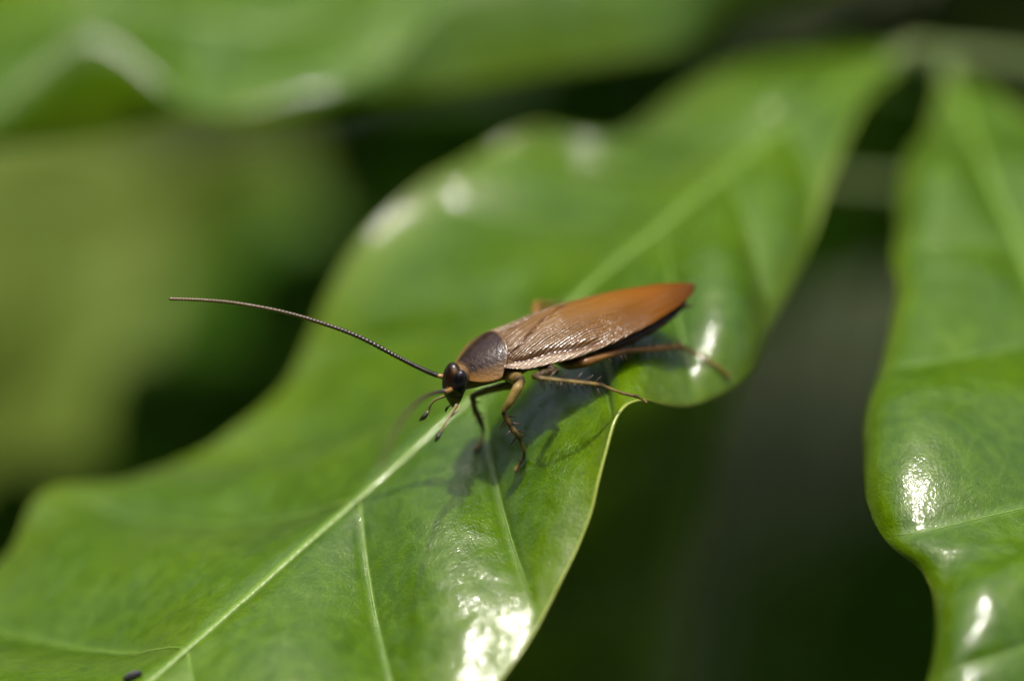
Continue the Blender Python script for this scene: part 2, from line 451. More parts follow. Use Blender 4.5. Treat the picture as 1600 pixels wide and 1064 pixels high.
def stalk(name, pts, r0, r1, parent, origin, mat=None, n=40):
    p = spline(pts, n)
    v, f = tube_mesh(p, np.linspace(r0, r1, n), 12)
    return mesh_obj(name, v, f, mat or M_STEM, parent, origin)

stalk('stem', [SHRUB_BASE, SHRUB_BASE * 0.5 + STEM_LOW * 0.5 + np.array([0.6, 0.5, 0]), STEM_LOW, at(1800, 330, 18.4), at(1790, 120, 18.0), at(1770, -60, 17.8), STEM_TOP], 0.22, 0.14, shrub, SHRUB_BASE)
stalk('side_stem', [at(1790, 120, 18.0), at(1640, 112, 17.0), NODE], 0.11, 0.085, shrub, SHRUB_BASE)
stalk('leaf_stalk', [at(1395, 96, 15.85), at(1430, 82, 16.05), NODE], 0.06, 0.085, shrub, SHRUB_BASE)
stalk('leaf_stalk', [at(1478, 125, 15.95), at(1478, 106, 16.15), NODE], 0.055, 0.085, shrub, SHRUB_BASE)
stalk('leaf_stalk', [at(1470, -62, 17.1), at(1600, -70, 17.3), at(1770, -60, 17.8)], 0.05, 0.07, shrub, SHRUB_BASE)
stalk('leaf_stalk', [at(1255, 283, 17.4), at(1500, 300, 17.8), at(1800, 330, 18.4)], 0.05, 0.07, shrub, SHRUB_BASE)

# ------------------------------------------------------------------ background plants
def simple_leaf(parent, origin, base, tip, width, face, mat, curl=0.15, seed=0, label=None):
    base = np.asarray(base, float); tip = np.asarray(tip, float)
    ax = tip - base; ln = np.linalg.norm(ax); ax /= ln
    face = np.asarray(face, float); sd = np.cross(ax, face); sd /= np.linalg.norm(sd); nn = np.cross(sd, ax)
    if np.dot(nn, face) < 0: nn = -nn
    nu, nv = 26, 13
    u = np.linspace(0, 1, nu); v = np.linspace(-1, 1, nv)
    w = width * (np.sin(math.pi * u ** 0.8) ** 0.75 + 0.015) * 0.5
    P = np.zeros((nu, nv, 3))
    for i in range(nu):
        for j in range(nv):
            drop = -curl * ln * u[i] ** 2 + 0.18 * w[i] * abs(v[j]) - 0.0
            drop += 0.05 * width * math.sin(9 * u[i] + seed + (1.5 if v[j] > 0 else 0)) * abs(v[j]) ** 2
            P[i, j] = base + ax * ln * u[i] + sd * w[i] * v[j] + nn * drop
    V = P.reshape(-1, 3)
    o = mesh_obj('leaf', V, grid_faces(nu, nv), mat, parent, origin)
    so = o.modifiers.new('thickness', 'SOLIDIFY'); so.thickness = 0.03
    if label: o['label'] = label
    mv, mf = tube_mesh(P[:, nv // 2] + nn * 0.01, np.linspace(0.06, 0.015, nu) * max(0.5, width / 5), 6)
    mesh_obj('midrib', mv, mf, M_VEIN, o, origin)
    return o

M_OLIVE = leaf_material('olive_leaf', (0.08, 0.135, 0.010), (0.11, 0.17, 0.014), (0.14, 0.19, 0.018), rough=0.6, trans=0.25, trans_col=(0.16, 0.2, 0.03), coat=0.0, spec=0.3, bump=0)

def bush(name, label, leaves, mat, foot):
    root = empty(name, foot)
    tag(root, label, 'bush')
    hubs = []
    for k, (b, t, w, face) in enumerate(leaves):
        b3, t3 = at(*b), at(*t)
        simple_leaf(root, foot, b3, t3, w, face, mat, curl=0.10, seed=k)
        mid = (b3 + foot) / 2 + np.array([0.3 * (k % 3 - 1), 0.8, 1.0])
        stalk('stem', [foot + np.array([0.25 * (k % 3 - 1), 0.2 * (k % 2), 0]), mid, b3], 0.16, 0.07, root, foot, n=16)
    return root

CAMF = -FWD
UPF = np.array([0.1, -0.2, 1.0])
bush('olive_bush', 'blurred olive green bush in sunlight behind the leaf edge',
     [((-380, 900, 33), (230, 270, 33), 4.6, CAMF + 0.3 * UPV), ((-420, 560, 34), (360, 260, 34), 4.6, CAMF + 0.5 * UPV),
      ((-300, 1000, 32), (180, 560, 33), 4.0, CAMF), ((60, 800, 33), (230, 330, 33), 3.2, CAMF + 0.2 * RGT), ((250, 420, 34), (560, 240, 34), 2.4, CAMF + 0.2 * RGT)],
     M_OLIVE, np.array([-9.0, 26.0, 0.0]))
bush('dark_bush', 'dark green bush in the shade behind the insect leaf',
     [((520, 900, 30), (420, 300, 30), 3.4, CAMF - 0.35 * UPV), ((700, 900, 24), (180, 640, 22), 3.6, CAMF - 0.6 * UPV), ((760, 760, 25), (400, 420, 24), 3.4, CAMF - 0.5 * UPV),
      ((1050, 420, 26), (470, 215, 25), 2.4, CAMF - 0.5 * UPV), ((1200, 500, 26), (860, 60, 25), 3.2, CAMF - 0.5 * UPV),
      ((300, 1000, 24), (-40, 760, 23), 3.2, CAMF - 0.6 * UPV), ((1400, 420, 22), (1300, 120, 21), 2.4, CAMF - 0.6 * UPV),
      ((1500, 1250, 30), (1180, 900, 29), 4.2, CAMF - 0.8 * UPV), ((1600, 1150, 31), (1330, 830, 30), 4.0, CAMF - 0.8 * UPV)],  # these two leaves are added to darken the lower right background
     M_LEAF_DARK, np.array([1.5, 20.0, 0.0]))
def add_shade_leaves():
    # unseen leaves added above the dark bush to shade what is below it
    root = bpy.data.objects['dark_bush']; foot = np.array(root.location); rng = np.random.default_rng(4)
    for k in range(22):
        x = -5.0 + 15.0 * ((k * 0.618) % 1.0); y = 8.0 + 17.0 * ((k + 0.5) / 22)
        if x < 1.0 and y > 14.5: x += 6.0
        top = 35.2 - (y + 11.2) * math.tan(math.radians(18.0))
        z = max(top + 1.6, 27.0) + rng.uniform(0, 2.0)
        a = rng.uniform(0, 6.28); d = np.array([math.cos(a), math.sin(a), rng.uniform(-0.25, 0.05)]) * rng.uniform(2.2, 2.9)
        c = np.array([x, y, z])
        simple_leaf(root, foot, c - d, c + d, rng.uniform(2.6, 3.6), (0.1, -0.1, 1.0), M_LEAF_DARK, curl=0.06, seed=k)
        stalk('stem', [foot + np.array([0.2 * (k % 3 - 1), 0.2 * (k % 4), 0.0]), (c - d) * 0.5 + foot * 0.5 + np.array([0, 1.0, 3.0]), c - d], 0.12, 0.05, root, foot, n=12)
add_shade_leaves()
bush('pale_bush', 'blurred yellow green bush beyond the shrub stem',
     [((1800, 300, 30), (1180, 20, 30), 3.0, CAMF + 0.6 * UPV), ((1900, 60, 30), (1400, -40, 30), 3.4, CAMF + 0.6 * UPV)],
     M_OLIVE, np.array([14.0, 30.0, 0.0]))

# ------------------------------------------------------------------ unseen trees added to shade the background and darken leaf reflections
def add_unseen_tree(foot, label, sg, count, seed, yr, side=False):
    foot = np.array(foot)
    root = empty('unseen_shade_tree', foot)
    tag(root, label, 'added tree')
    M_BARK = plain('bark', (0.06, 0.045, 0.03), 0.9, 0.0, (0.11, 0.085, 0.06), 1.5, 0.6, 6.0, 0.1)
    parts = [tube_mesh(spline([foot, foot + [0.5, -1, 20], foot + [-2, -3, 45], foot + [-6, -6, 75]], 40), np.linspace(2.6, 0.9, 40), 14)]
    random.seed(seed)
    for k in range(14):
        z = 42 + 2.2 * k
        st = foot + np.array([-1.5 - 0.04 * z, -2 - 0.03 * z, z])
        en = np.array([random.uniform(-38, 40), sg * random.uniform(yr[0] + 5, yr[1]), z + random.uniform(2, 8)])
        if side: en = np.array([en[1], 0.6 * en[0] - 25, en[2]])
        parts.append(tube_mesh(spline([st, (st + en) / 2 + [0, 0, 3], en], 16), np.linspace(0.8, 0.15, 16), 8))
    v, f = merge(parts)
    mesh_obj('trunk', v, f, M_BARK, root, foot)
    rng = np.random.default_rng(seed)
    V, F = [], []
    sv = np.array(SUN)
    lit = [(at(60, 480, 33), 8.5), (at(700, 400, 14), 5.0), (at(1220, 300, 93), 15.0)]       # crown is left open over these places to let the sun in
    clumps = []
    while len(clumps) < count:
        c = (rng.uniform(-60, 60), rng.uniform(*yr), rng.uniform(30 if sg < 0 else 40, 90))
        if c[2] - 31 < (0.42 if sg > 0 else 0.80) * c[1]:
            clumps.append((-c[1], 0.6 * c[0] - 25, c[2]) if side else (c[0], sg * c[1], c[2]))
    for c in clumps:
        for _ in range(26):
            p = np.array(c) + rng.normal(0, 1, 3) * [3.6, 3.6, 2.2]
            if not side and sg * p[1] < 9: continue
            bad = False
            for q, r in lit:
                t = (p[2] - q[2]) / sv[2]
                if np.linalg.norm((p - sv * t - q)[:2]) < r: bad = True
            if bad: continue
            ax = rng.normal(0, 1, 3) * [1, 1, 0.45]; ax /= np.linalg.norm(ax)
            sd = np.cross(ax, [0, 0, 1] + rng.normal(0, 0.35, 3)); sd /= np.linalg.norm(sd)
            ln = rng.uniform(3.2, 5.4); w = ln * 0.24
            b = len(V)
            nn = np.cross(ax, sd) * 0.1 * ln
            V += [p - ax * ln / 2, p - ax * ln * 0.1 + sd * w, p + ax * ln * 0.25 + sd * w * 0.7, p + ax * ln / 2 - nn,
                  p + ax * ln * 0.25 - sd * w * 0.7, p - ax * ln * 0.1 - sd * w]
            F += [(b, b + 1, b + 2, b + 3), (b, b + 3, b + 4, b + 5)]
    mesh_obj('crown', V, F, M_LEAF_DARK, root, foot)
add_unseen_tree((30.0, 46.0, 0.0), 'unseen leafy tree added behind the thicket to shade it', 1, 330, 8, (34, 92))
add_unseen_tree((-26.0, -52.0, 0.0), 'unseen leafy tree added behind the camera to darken reflections', -1, 420, 21, (26, 90))
add_unseen_tree((-62.0, -20.0, 0.0), 'unseen leafy tree added at the left to darken leaf reflections', -1, 300, 33, (26, 80), side=True)

# ------------------------------------------------------------------ the insect
def cdir(x, y, z):
    v = RGT * x + UPV * y + FWD * z
    return v / np.linalg.norm(v)
BF = cdir(-0.893, -0.288, -0.347)                       # where the insect heads
BU = cdir(-0.036, 0.813, -0.58)
BU = BU - BF * BU.dot(BF); BU /= np.linalg.norm(BU)      # its back
BL = np.cross(BU, BF)                                    # its left side
BO = at(792, 540, 12.5)
def loc(x, y, z):
    return BO + BF * x + BL * y + BU * z

PXM = None
def leaf_depth(px, py):
    """distance at which the big leaf's upper face lies at this place"""
    global PXM
    if PXM is None:
        Q = S_MAIN.reshape(-1, 3) - CAM
        d = Q @ FWD; w = d * SENSOR / LENS / 1600.0
        PXM = np.stack([800 + (Q @ RGT) / w, 532 - (Q @ UPV) / w, d], 1)
    k = np.argsort((PXM[:, 0] - px) ** 2 + (PXM[:, 1] - py) ** 2)[:4]
    return PXM[k, 2].min()

ROACH_BASE = at(880, 640, leaf_depth(880, 640))
roach = empty('cockroach', ROACH_BASE)
tag(roach, 'brown winged cockroach standing on the sunlit leaf with one antenna stretched out', 'cockroach')

# --- insect materials
def attr_mat(name, a, b, attr, rough, coat, bump=0.3, bscale=60.0, trans=0.0, trans_col=(0.3, 0.15, 0.04), spec=0.5, namp=0.3):
    m, nt, p, out = new_mat(name); L = nt.links
    at_ = N(nt, 'ShaderNodeAttribute', attribute_name=attr)
    tc = N(nt, 'ShaderNodeTexCoord')
    n = N(nt, 'ShaderNodeTexNoise', Scale=45.0, Detail=3.0); L.new(tc.outputs['Object'], n.inputs['Vector'])
    f = N(nt, 'ShaderNodeMath', operation='MULTIPLY_ADD'); f.inputs[1].default_value = namp; L.new(n.outputs['Fac'], f.inputs[0])
    s = N(nt, 'ShaderNodeMath', operation='SUBTRACT'); s.inputs[1].default_value = namp * 0.5; L.new(at_.outputs['Fac'], s.inputs[0])
    L.new(s.outputs[0], f.inputs[2]); f.use_clamp = True
    L.new(mixc(nt, f.outputs[0], a, b), p.inputs['Base Color'])
    p.inputs['Roughness'].default_value = rough; p.inputs['Coat Weight'].default_value = coat
    p.inputs['Coat Roughness'].default_value = 0.12; p.inputs['Specular IOR Level'].default_value = spec
    b2 = N(nt, 'ShaderNodeTexNoise', Scale=bscale, Detail=3.0); L.new(tc.outputs['Object'], b2.inputs['Vector'])
    bp = N(nt, 'ShaderNodeBump', Strength=bump, Distance=0.006); L.new(b2.outputs['Fac'], bp.inputs['Height'])
    L.new(bp.outputs['Normal'], p.inputs['Normal'])
    if trans:
        tr = N(nt, 'ShaderNodeBsdfTranslucent'); L.new(mixc(nt, f.outputs[0], trans_col, b), tr.inputs['Color'])
        mx = N(nt, 'ShaderNodeMixShader'); mx.inputs[0].default_value = trans
        L.new(p.outputs[0], mx.inputs[1]); L.new(tr.outputs[0], mx.inputs[2]); L.new(mx.outputs[0], out.inputs['Surface'])
    return m

M_LEG = attr_mat('leg_cuticle', (0.26, 0.18, 0.05), (0.022, 0.009, 0.003), 'dark', 0.45, 0.0, 0.25, 70.0, 0.25, (0.30, 0.22, 0.05), namp=1.1)
M_LEG_HIND = attr_mat('hind_leg_cuticle', (0.30, 0.14, 0.03), (0.05, 0.016, 0.004), 'dark', 0.45, 0.0, 0.25, 70.0, 0.25, (0.4, 0.18, 0.03), namp=0.8)
M_BODY = attr_mat('body_cuticle', (0.13, 0.075, 0.025), (0.03, 0.012, 0.004), 'dark', 0.45, 0.0, spec=0.25)
M_HEAD = attr_mat('head_cuticle', (0.010, 0.005, 0.003), (0.26, 0.14, 0.045), 'pale', 0.22, 0.0, 0.1, 90.0, spec=0.3, namp=0.1)
M_PRON = attr_mat('pronotum_cuticle', (0.020, 0.009, 0.004), (0.28, 0.15, 0.045), 'pale', 0.24, 0.0, 0.5, 60.0, 0.12, (0.30, 0.14, 0.04), spec=0.55)
M_ANT = attr_mat('antenna_cuticle', (0.010, 0.007, 0.005), (0.10, 0.065, 0.028), 'pale', 0.4, 0.2, 0.2)
M_EYE = plain('eye', (0.003, 0.003, 0.004), 0.16, 0.0, (0.006, 0.005, 0.007), 30.0, spec=0.4)
M_PALP = attr_mat('palp_cuticle', (0.25, 0.20, 0.09), (0.018, 0.012, 0.008), 'dark', 0.4, 0.2, 0.2, 60.0, 0.15, (0.3, 0.25, 0.1))
M_SPINE = plain('spine', (0.03, 0.015, 0.008), 0.4, 0.2, (0.06, 0.03, 0.012), 20.0)

def wing_material():
    m, nt, p, out = new_mat('wing_membrane'); L = nt.links
    uv = N(nt, 'ShaderNodeUVMap', uv_map='UVMap')
    sep = N(nt, 'ShaderNodeSeparateXYZ'); L.new(uv.outputs[0], sep.inputs[0])
    tc = N(nt, 'ShaderNodeTexCoord')
    # veins fan out from the wing base and run backwards
    nzz = N(nt, 'ShaderNodeTexNoise', Scale=3.0, Detail=2.0); L.new(uv.outputs[0], nzz.inputs['Vector'])
    ph = N(nt, 'ShaderNodeMath', operation='MULTIPLY_ADD'); ph.inputs[1].default_value = 0.06
    L.new(nzz.outputs['Fac'], ph.inputs[0]); L.new(sep.outputs['Y'], ph.inputs[2])
    fr = N(nt, 'ShaderNodeMath', operation='MULTIPLY'); fr.inputs[1].default_value = 270.0; L.new(ph.outputs[0], fr.inputs[0])
    si = N(nt, 'ShaderNodeMath', operation='SINE'); L.new(fr.outputs[0], si.inputs[0])
    ab = N(nt, 'ShaderNodeMath', operation='ABSOLUTE'); L.new(si.outputs[0], ab.inputs[0])
    # cross veins
    cm = N(nt, 'ShaderNodeMapping'); cm.inputs['Scale'].default_value = (80.0, 120.0, 1.0); L.new(uv.outputs[0], cm.inputs['Vector'])
    vo = N(nt, 'ShaderNodeTexVoronoi', Scale=1.0); L.new(cm.outputs[0], vo.inputs['Vector'])
    ns = N(nt, 'ShaderNodeTexNoise', Scale=70.0, Detail=3.0); L.new(tc.outputs['Object'], ns.inputs['Vector'])
    h1 = N(nt, 'ShaderNodeMath', operation='MULTIPLY_ADD'); h1.inputs[1].default_value = 0.75
    vw = N(nt, 'ShaderNodeMath', operation='MULTIPLY'); vw.inputs[1].default_value = 0.45; L.new(vo.outputs['Distance'], vw.inputs[0])
    L.new(ab.outputs[0], h1.inputs[0]); L.new(vw.outputs[0], h1.inputs[2])
    h2 = N(nt, 'ShaderNodeMath', operation='MULTIPLY_ADD'); h2.inputs[1].default_value = 0.9
    L.new(ns.outputs['Fac'], h2.inputs[0]); L.new(h1.outputs[0], h2.inputs[2])
    bp = N(nt, 'ShaderNodeBump', Strength=0.55, Distance=0.006); L.new(h2.outputs[0], bp.inputs['Height'])
    fl = N(nt, 'ShaderNodeAttribute', attribute_name='flat')
    fs = N(nt, 'ShaderNodeMath', operation='MULTIPLY_ADD'); fs.inputs[1].default_value = -0.48; fs.inputs[2].default_value = 0.68
    L.new(fl.outputs['Fac'], fs.inputs[0]); L.new(fs.outputs[0], bp.inputs['Strength'])
    co = N(nt, 'ShaderNodeAttribute', attribute_name='costal')
    base = ramp(nt, sep.outputs['X'], [(0.0, (0.14, 0.085, 0.042)), (0.22, (0.16, 0.085, 0.024)), (0.5, (0.18, 0.075, 0.004)), (0.75, (0.18, 0.062, 0.001)), (1.0, (0.09, 0.026, 0.001))])
    vein = ramp(nt, ab.outputs[0], [(0.0, (0.42, 0.35, 0.3)), (0.22, (1.0, 1.0, 1.0))])
    col = mixc(nt, 0.65, base, vein, 'MULTIPLY')
    col = mixc(nt, co.outputs['Fac'], col, (0.34, 0.25, 0.16))  # costal field: natural paleness plus a painted share of its silvery sky sheen
    dk = N(nt, 'ShaderNodeAttribute', attribute_name='dark')
    col = mixc(nt, dk.outputs['Fac'], col, (0.05, 0.016, 0.006))
    L.new(col, p.inputs['Base Color'])
    p.inputs['Roughness'].default_value = 0.24; p.inputs['Coat Weight'].default_value = 0.0; gl = N(nt, 'ShaderNodeAttribute', attribute_name='gloss'); L.new(gl.outputs['Fac'], p.inputs['Specular IOR Level'])
    L.new(bp.outputs['Normal'], p.inputs['Normal']); L.new(bp.outputs['Normal'], p.inputs['Coat Normal'])
    tr = N(nt, 'ShaderNodeBsdfTranslucent'); L.new(mixc(nt, dk.outputs['Fac'], (0.30, 0.11, 0.004), (0.05, 0.016, 0.004)), tr.inputs['Color'])
    mx = N(nt, 'ShaderNodeMixShader'); mx.inputs[0].default_value = 0.2
    L.new(p.outputs[0], mx.inputs[1]); L.new(tr.outputs[0], mx.inputs[2]); L.new(mx.outputs[0], out.inputs['Surface'])
    return m
M_WING = wing_material()

# --- trunk of the body: thorax and abdomen in one skin
def build_body():
    secs = [(0.27, -0.105, 0.035, 0.035), (0.22, -0.085, 0.075, 0.055), (0.12, -0.055, 0.12, 0.075), (0.0, -0.045, 0.135, 0.075),
            (-0.2, -0.045, 0.145, 0.07), (-0.45, -0.075, 0.16, 0.055), (-0.65, -0.075, 0.135, 0.045), (-0.80, -0.07, 0.085, 0.03), (-0.89, -0.06, 0.03, 0.012)]
    K = catmull(np.array(secs), np.linspace(0, len(secs) - 1, 60))
    seg = 28; V = []; dark = []
    for i, (x, zc, hw, hh) in enumerate(K):
        ring = 1 + 0.025 * math.cos(i * 1.7) * (x < 0)
        for j in range(seg):
            a = 2 * math.pi * j / seg
            V.append(loc(x, hw * ring * math.cos(a), zc + hh * ring * math.sin(a)))
            dark.append(min(1, max(0, 0.5 - x * 1.4)))
    F = []
    for i in range(len(K) - 1):
        for j in range(seg):
            k = (j + 1) % seg
            F.append((i * seg + j, i * seg + k, (i + 1) * seg + k, (i + 1) * seg + j))
    F.append(tuple(range(seg))); F.append(tuple(reversed(range((len(K) - 1) * seg, len(K) * seg))))
    mesh_obj('body', V, F, M_BODY, roach, ROACH_BASE, attrs={'dark': dark})
build_body()

# --- folded forewings, the left lapping over the right
def wing_prof(s):
    hw = np.interp(s, [0, .08, .3, .5, .7, .85, .94, .98, 1.0], [.145, .182, .196, .180, .146, .100, .058, .032, .004])
    zt = np.interp(s, [0, .1, .3, .6, .85, 1.0], [.032, .055, .078, .066, .034, .0])
    ze = np.interp(s, [0, .1, .4, .8, 1.0], [-.045, -.048, -.035, -.018, -.012])
    return hw, zt, ze
def build_wing(sign, lift):
    nu, nv = 110, 60
    V, UV, dark, flat, costal, gloss = [], [], [], [], [], []
    for i in range(nu):
        s = i / (nu - 1)
        s2 = s
        hw, zt, ze = wing_prof(s2)
        if sign < 0: hw *= 0.80 + 0.20 * min(1, s2 * 4)
        x = 0.04 - 0.985 * s2
        inner = 0.055 * min(1, s2 * 5) * (1 - s2 ** 6)
        for j in range(nv):
            t = j / (nv - 1)                                  # 0 inner edge, 1 costal edge
            y = -inner + (hw + inner) * t
            k = min(1.0, abs(y) / hw)
            z = zt - (zt - ze) * k ** 2.1
            # costal field: a shallow furrow then a flat flange
            tf = 0.74 + 0.26 * min(1, s2 / 0.5) ** 0.9
            cost = math.exp(-((t - tf + 0.045) / 0.04) ** 2) * max(0, 1 - s2 * 2.1) ** 0.5
            # claval furrow, curved from the shoulder to the inner margin
            tc = 0.62 - 0.62 * min(1, s2 / 0.36) ** 0.85
            clav = math.exp(-((t - tc) / 0.030) ** 2) * (s2 < 0.36)
            z += 0.045 * max(0, t - tf) / 0.26 * max(0, 1 - s2 * 2) - 0.016 * cost - 0.009 * clav + lift * (1 - t * 0.8)
            z += 0.002 * math.sin(t * 46 + s2 * 3) * (1 - s2)
            V.append(loc(x - 0.015 * (1 - t) * (1 - s2) + 0.05 * t ** 2 * (1 - s2) ** 3, sign * y, z))
            below = float(np.clip((t - tf) / 0.03, 0, 1)) * float(np.clip((0.52 - s2) / 0.1, 0, 1))
            gloss.append(0.2 + 0.9 * float(np.clip((t - 0.35) / 0.4, 0, 1)) * float(np.clip((0.75 - s2) / 0.4, 0, 1)))
            costal.append(0.55 * below)
            flat.append(max(0.6 * below, cost, 0.85 * float(np.clip((0.62 - t) / 0.25, 0, 1)), 0.8 * float(np.clip((s2 - 0.6) / 0.2, 0, 1))))
            UV.append((s2, t * (0.35 + 0.65 * s2 ** 0.4) * 0.42))
            dark.append(min(1.0, 1.0 * cost + 0.95 * clav + 0.7 * math.exp(-(t / 0.02) ** 2) + 0.5 * math.exp(-((s2) / 0.02) ** 2) + (0.35 * max(0, s2 - 0.75) * (1 - t))))
    o = mesh_obj('forewing', V, grid_faces(nu, nv), M_WING, roach, ROACH_BASE, uv=UV, attrs={'dark': dark, 'flat': flat, 'costal': costal, 'gloss': gloss})
    so = o.modifiers.new('thickness', 'SOLIDIFY'); so.thickness = 0.004; so.offset = 0
    return o
build_wing(1, 0.008)
build_wing(-1, 0.0)

# --- pronotum shield
def build_pronotum():
    pit = math.radians(26); nu, nv = 44, 60
    cf, sf = math.cos(pit), math.sin(pit)
    V, pale = [], []
    for i in range(nu):
        s = i / (nu - 1)
        hw = 0.154 * (1 - s ** 1.9) ** 0.6 * (1 - 0.15 * s) + 0.003
        for j in range(nv):
            t = -1 + 2 * j / (nv - 1)
            xx = 0.228 * s - 0.035 * (1 - t * t) * (1 - s) + 0.085 * abs(t) ** 3 * (1 - s)
            zz = 0.015 - 0.062 * abs(t) ** 2.3 * (hw / 0.19) + 0.014 * math.sin(math.pi * s) * (1 - t * t)
            V.append(loc(0.045 + xx * cf + zz * sf, hw * t, 0.030 - xx * sf + zz * cf))
            e = max(abs(t) ** 3 * 1.0, 0)
            m = np.clip((abs(t) - 0.62) / 0.34, 0, 1) * (0.6 + 0.4 * s)
            fr = np.clip((s - 0.76) / 0.2, 0, 1)
            pale.append(float(max(m, fr, 0.55 * math.exp(-((s) / 0.03) ** 2))))
    o = mesh_obj('pronotum', V, grid_faces(nu, nv), M_PRON, roach, ROACH_BASE, attrs={'pale': pale})
    so = o.modifiers.new('thickness', 'SOLIDIFY'); so.thickness = 0.006; so.offset = 0
build_pronotum()

# --- head
HC = at(710, 602, 12.34)
HU = cdir(-0.05, 0.93, -0.36); HFv = BF - HU * BF.dot(HU); HFv /= np.linalg.norm(HFv); HL = np.cross(HU, HFv)
def hloc(f, l, u):
    return HC + HFv * f + HL * l + HU * u
def ball(center, ax, rad, nu=20, nv=28, deform=None):
    V, F, P = [], [], []
    for i in range(nu + 1):
        th = math.pi * i / nu
        for j in range(nv):
            ph = 2 * math.pi * j / nv
            p = np.array([math.sin(th) * math.cos(ph), math.sin(th) * math.sin(ph), math.cos(th)])
            if deform is not None: p = deform(p)
            P.append(p)
            V.append(center + ax[0] * p[0] * rad[0] + ax[1] * p[1] * rad[1] + ax[2] * p[2] * rad[2])
    for i in range(nu):
        for j in range(nv):
            k = (j + 1) % nv
            F.append((i * nv + j, (i + 1) * nv + j, (i + 1) * nv + k, i * nv + k))
    return V, F, P
def head_def(p):
    q = p.copy()
    taper = 1.0 if p[2] > 0 else 1.0 - 0.55 * p[2] ** 2
    q[0] *= taper * (0.8 if p[0] < 0 else 1.0); q[1] *= taper
    q[0] += 0.15 * (-p[2]) ** 2 * (p[2] < 0)
    return q
hv, hf, hp = ball(HC, (HFv, HL, HU), (0.052, 0.060, 0.106), 36, 48, head_def)
pale = []
for p in hp:
    top = math.exp(-((p[2] - 0.75) / 0.14) ** 2 - ((p[1] - 0.55) / 0.15) ** 2 - ((p[0] - 0.15) / 0.18) ** 2)
    cheek = 0.8 * math.exp(-((p[2] - 0.0) / 0.12) ** 2 - ((p[1] - 0.45) / 0.14) ** 2) * (p[0] > 0)
    lip = 0.6 * math.exp(-((p[2] + 0.55) / 0.2) ** 2 - ((p[1] - 0.6) / 0.2) ** 2)
    pale.append(min(1, 0.45 * top + cheek + 0.5 * lip))
head = mesh_obj('head', hv, hf, M_HEAD, roach, ROACH_BASE, attrs={'pale': pale})
for sgn in (1, -1):
    v, f, _ = ball(hloc(-0.008, sgn * 0.045, 0.024), (HFv * 0.97 + HU * 0.2, HL, HU * 0.97 - HFv * 0.2), (0.035, 0.028, 0.060), 24, 32)
    mesh_obj('eye', v, f, M_EYE, head, ROACH_BASE)
v, f = tube_mesh([loc(0.16, 0, -0.07), loc(0.24, 0, -0.09), hloc(-0.03, 0, 0.045)], [0.06, 0.05, 0.042], 16)
mesh_obj('neck', v, f, M_BODY, roach, ROACH_BASE, attrs={'dark': [0.1] * len(v)})

def antenna(pts, n, r0, r1, pal):
    c = spline(pts, n * 6)
    i = np.arange(n * 6); s = i / (n * 6 - 1)
    bead = 0.80 + 0.28 * np.abs(np.sin(math.pi * (i + 0.5) / 6.0))
    r = (r0 + (r1 - r0) * s) * bead
    v, f = tube_mesh(c, r, 8)
    pa = np.repeat(np.interp(s, [0, 0.35, 1], pal), 8)
    pa = list(pa) + [pa[0], pa[-1]]
    return mesh_obj('antenna', v, f, M_ANT, head, ROACH_BASE, attrs={'pale': pa})
antenna([at(684, 587, 12.36), at(660, 577, 12.37), at(620, 557, 12.37), at(560, 526, 12.36), at(500, 504, 12.36), at(440, 487, 12.36), at(370, 474, 12.36), at(318, 469, 12.36), at(265, 467, 12.37)],
        88, 0.0116, 0.0072, [0, 0.1, 1.0])
antenna([at(699, 611, 12.27), at(688, 612, 12.22), at(670, 617, 12.10), at(650, 630, 11.93), at(628, 656, 11.72), at(608, 694, 11.5), at(592, 740, 11.25)],
        60, 0.0092, 0.0068, [0.1, 0.3, 0.6])
for pts in ([at(693, 588, 12.36), at(689, 588, 12.36), at(683, 586.5, 12.36)], [at(704, 609, 12.29), at(700, 611, 12.27), at(696, 611.5, 12.25)]):
    v, f = tube_mesh(spline(pts, 8), np.linspace(0.0125, 0.0095, 8), 10)
    mesh_obj('antenna_base', v, f, M_HEAD, head, ROACH_BASE, attrs={'pale': [0.85] * len(v)})

def palp(knots):
    K = np.array([np.append(at(*k[:3]), [k[3] * k[2] * SENSOR / LENS / 1600, k[4]]) for k in knots])
    c = catmull(K, np.linspace(0, len(K) - 1, 48))
    v, f = tube_mesh(c[:, :3], np.maximum(c[:, 3], 0.001), 8)
    d = np.repeat(np.clip(c[:, 4], 0, 1), 8); d = list(d) + [d[0], d[-1]]
    return mesh_obj('palp', v, f, M_PALP, head, ROACH_BASE, attrs={'dark': d})
palp([(714, 632, 12.3, 2.6, 0), (706, 645, 12.29, 2.2, .1), (700, 655, 12.28, 2.4, .2), (696, 663, 12.27, 2.0, 0), (691, 672, 12.27, 2.0, .1), (688, 676, 12.27, 2.6, 1), (684, 683, 12.26, 3.6, 1), (680, 690, 12.26, 1.2, .8)])
palp([(704, 617, 12.4, 2.2, 0), (692, 620, 12.43, 2.0, 0), (680, 625, 12.46, 1.8, .1), (673, 632, 12.48, 1.9, 0), (670, 641, 12.5, 1.9, 0), (667, 646, 12.5, 3.0, 1), (662, 652, 12.5, 4.0, 1), (655, 657, 12.5, 1.2, .9)])
palp([(707, 632, 12.38, 1.8, 0), (702, 634, 12.4, 1.4, .2), (698, 638, 12.42, 2.2, 1), (696, 643, 12.43, 1.2, 1)])
palp([(718, 634, 12.3, 1.8, 0), (716, 641, 12.28, 1.7, 0), (710, 646, 12.27, 1.8, .8), (705, 651, 12.27, 1.0, .9)])

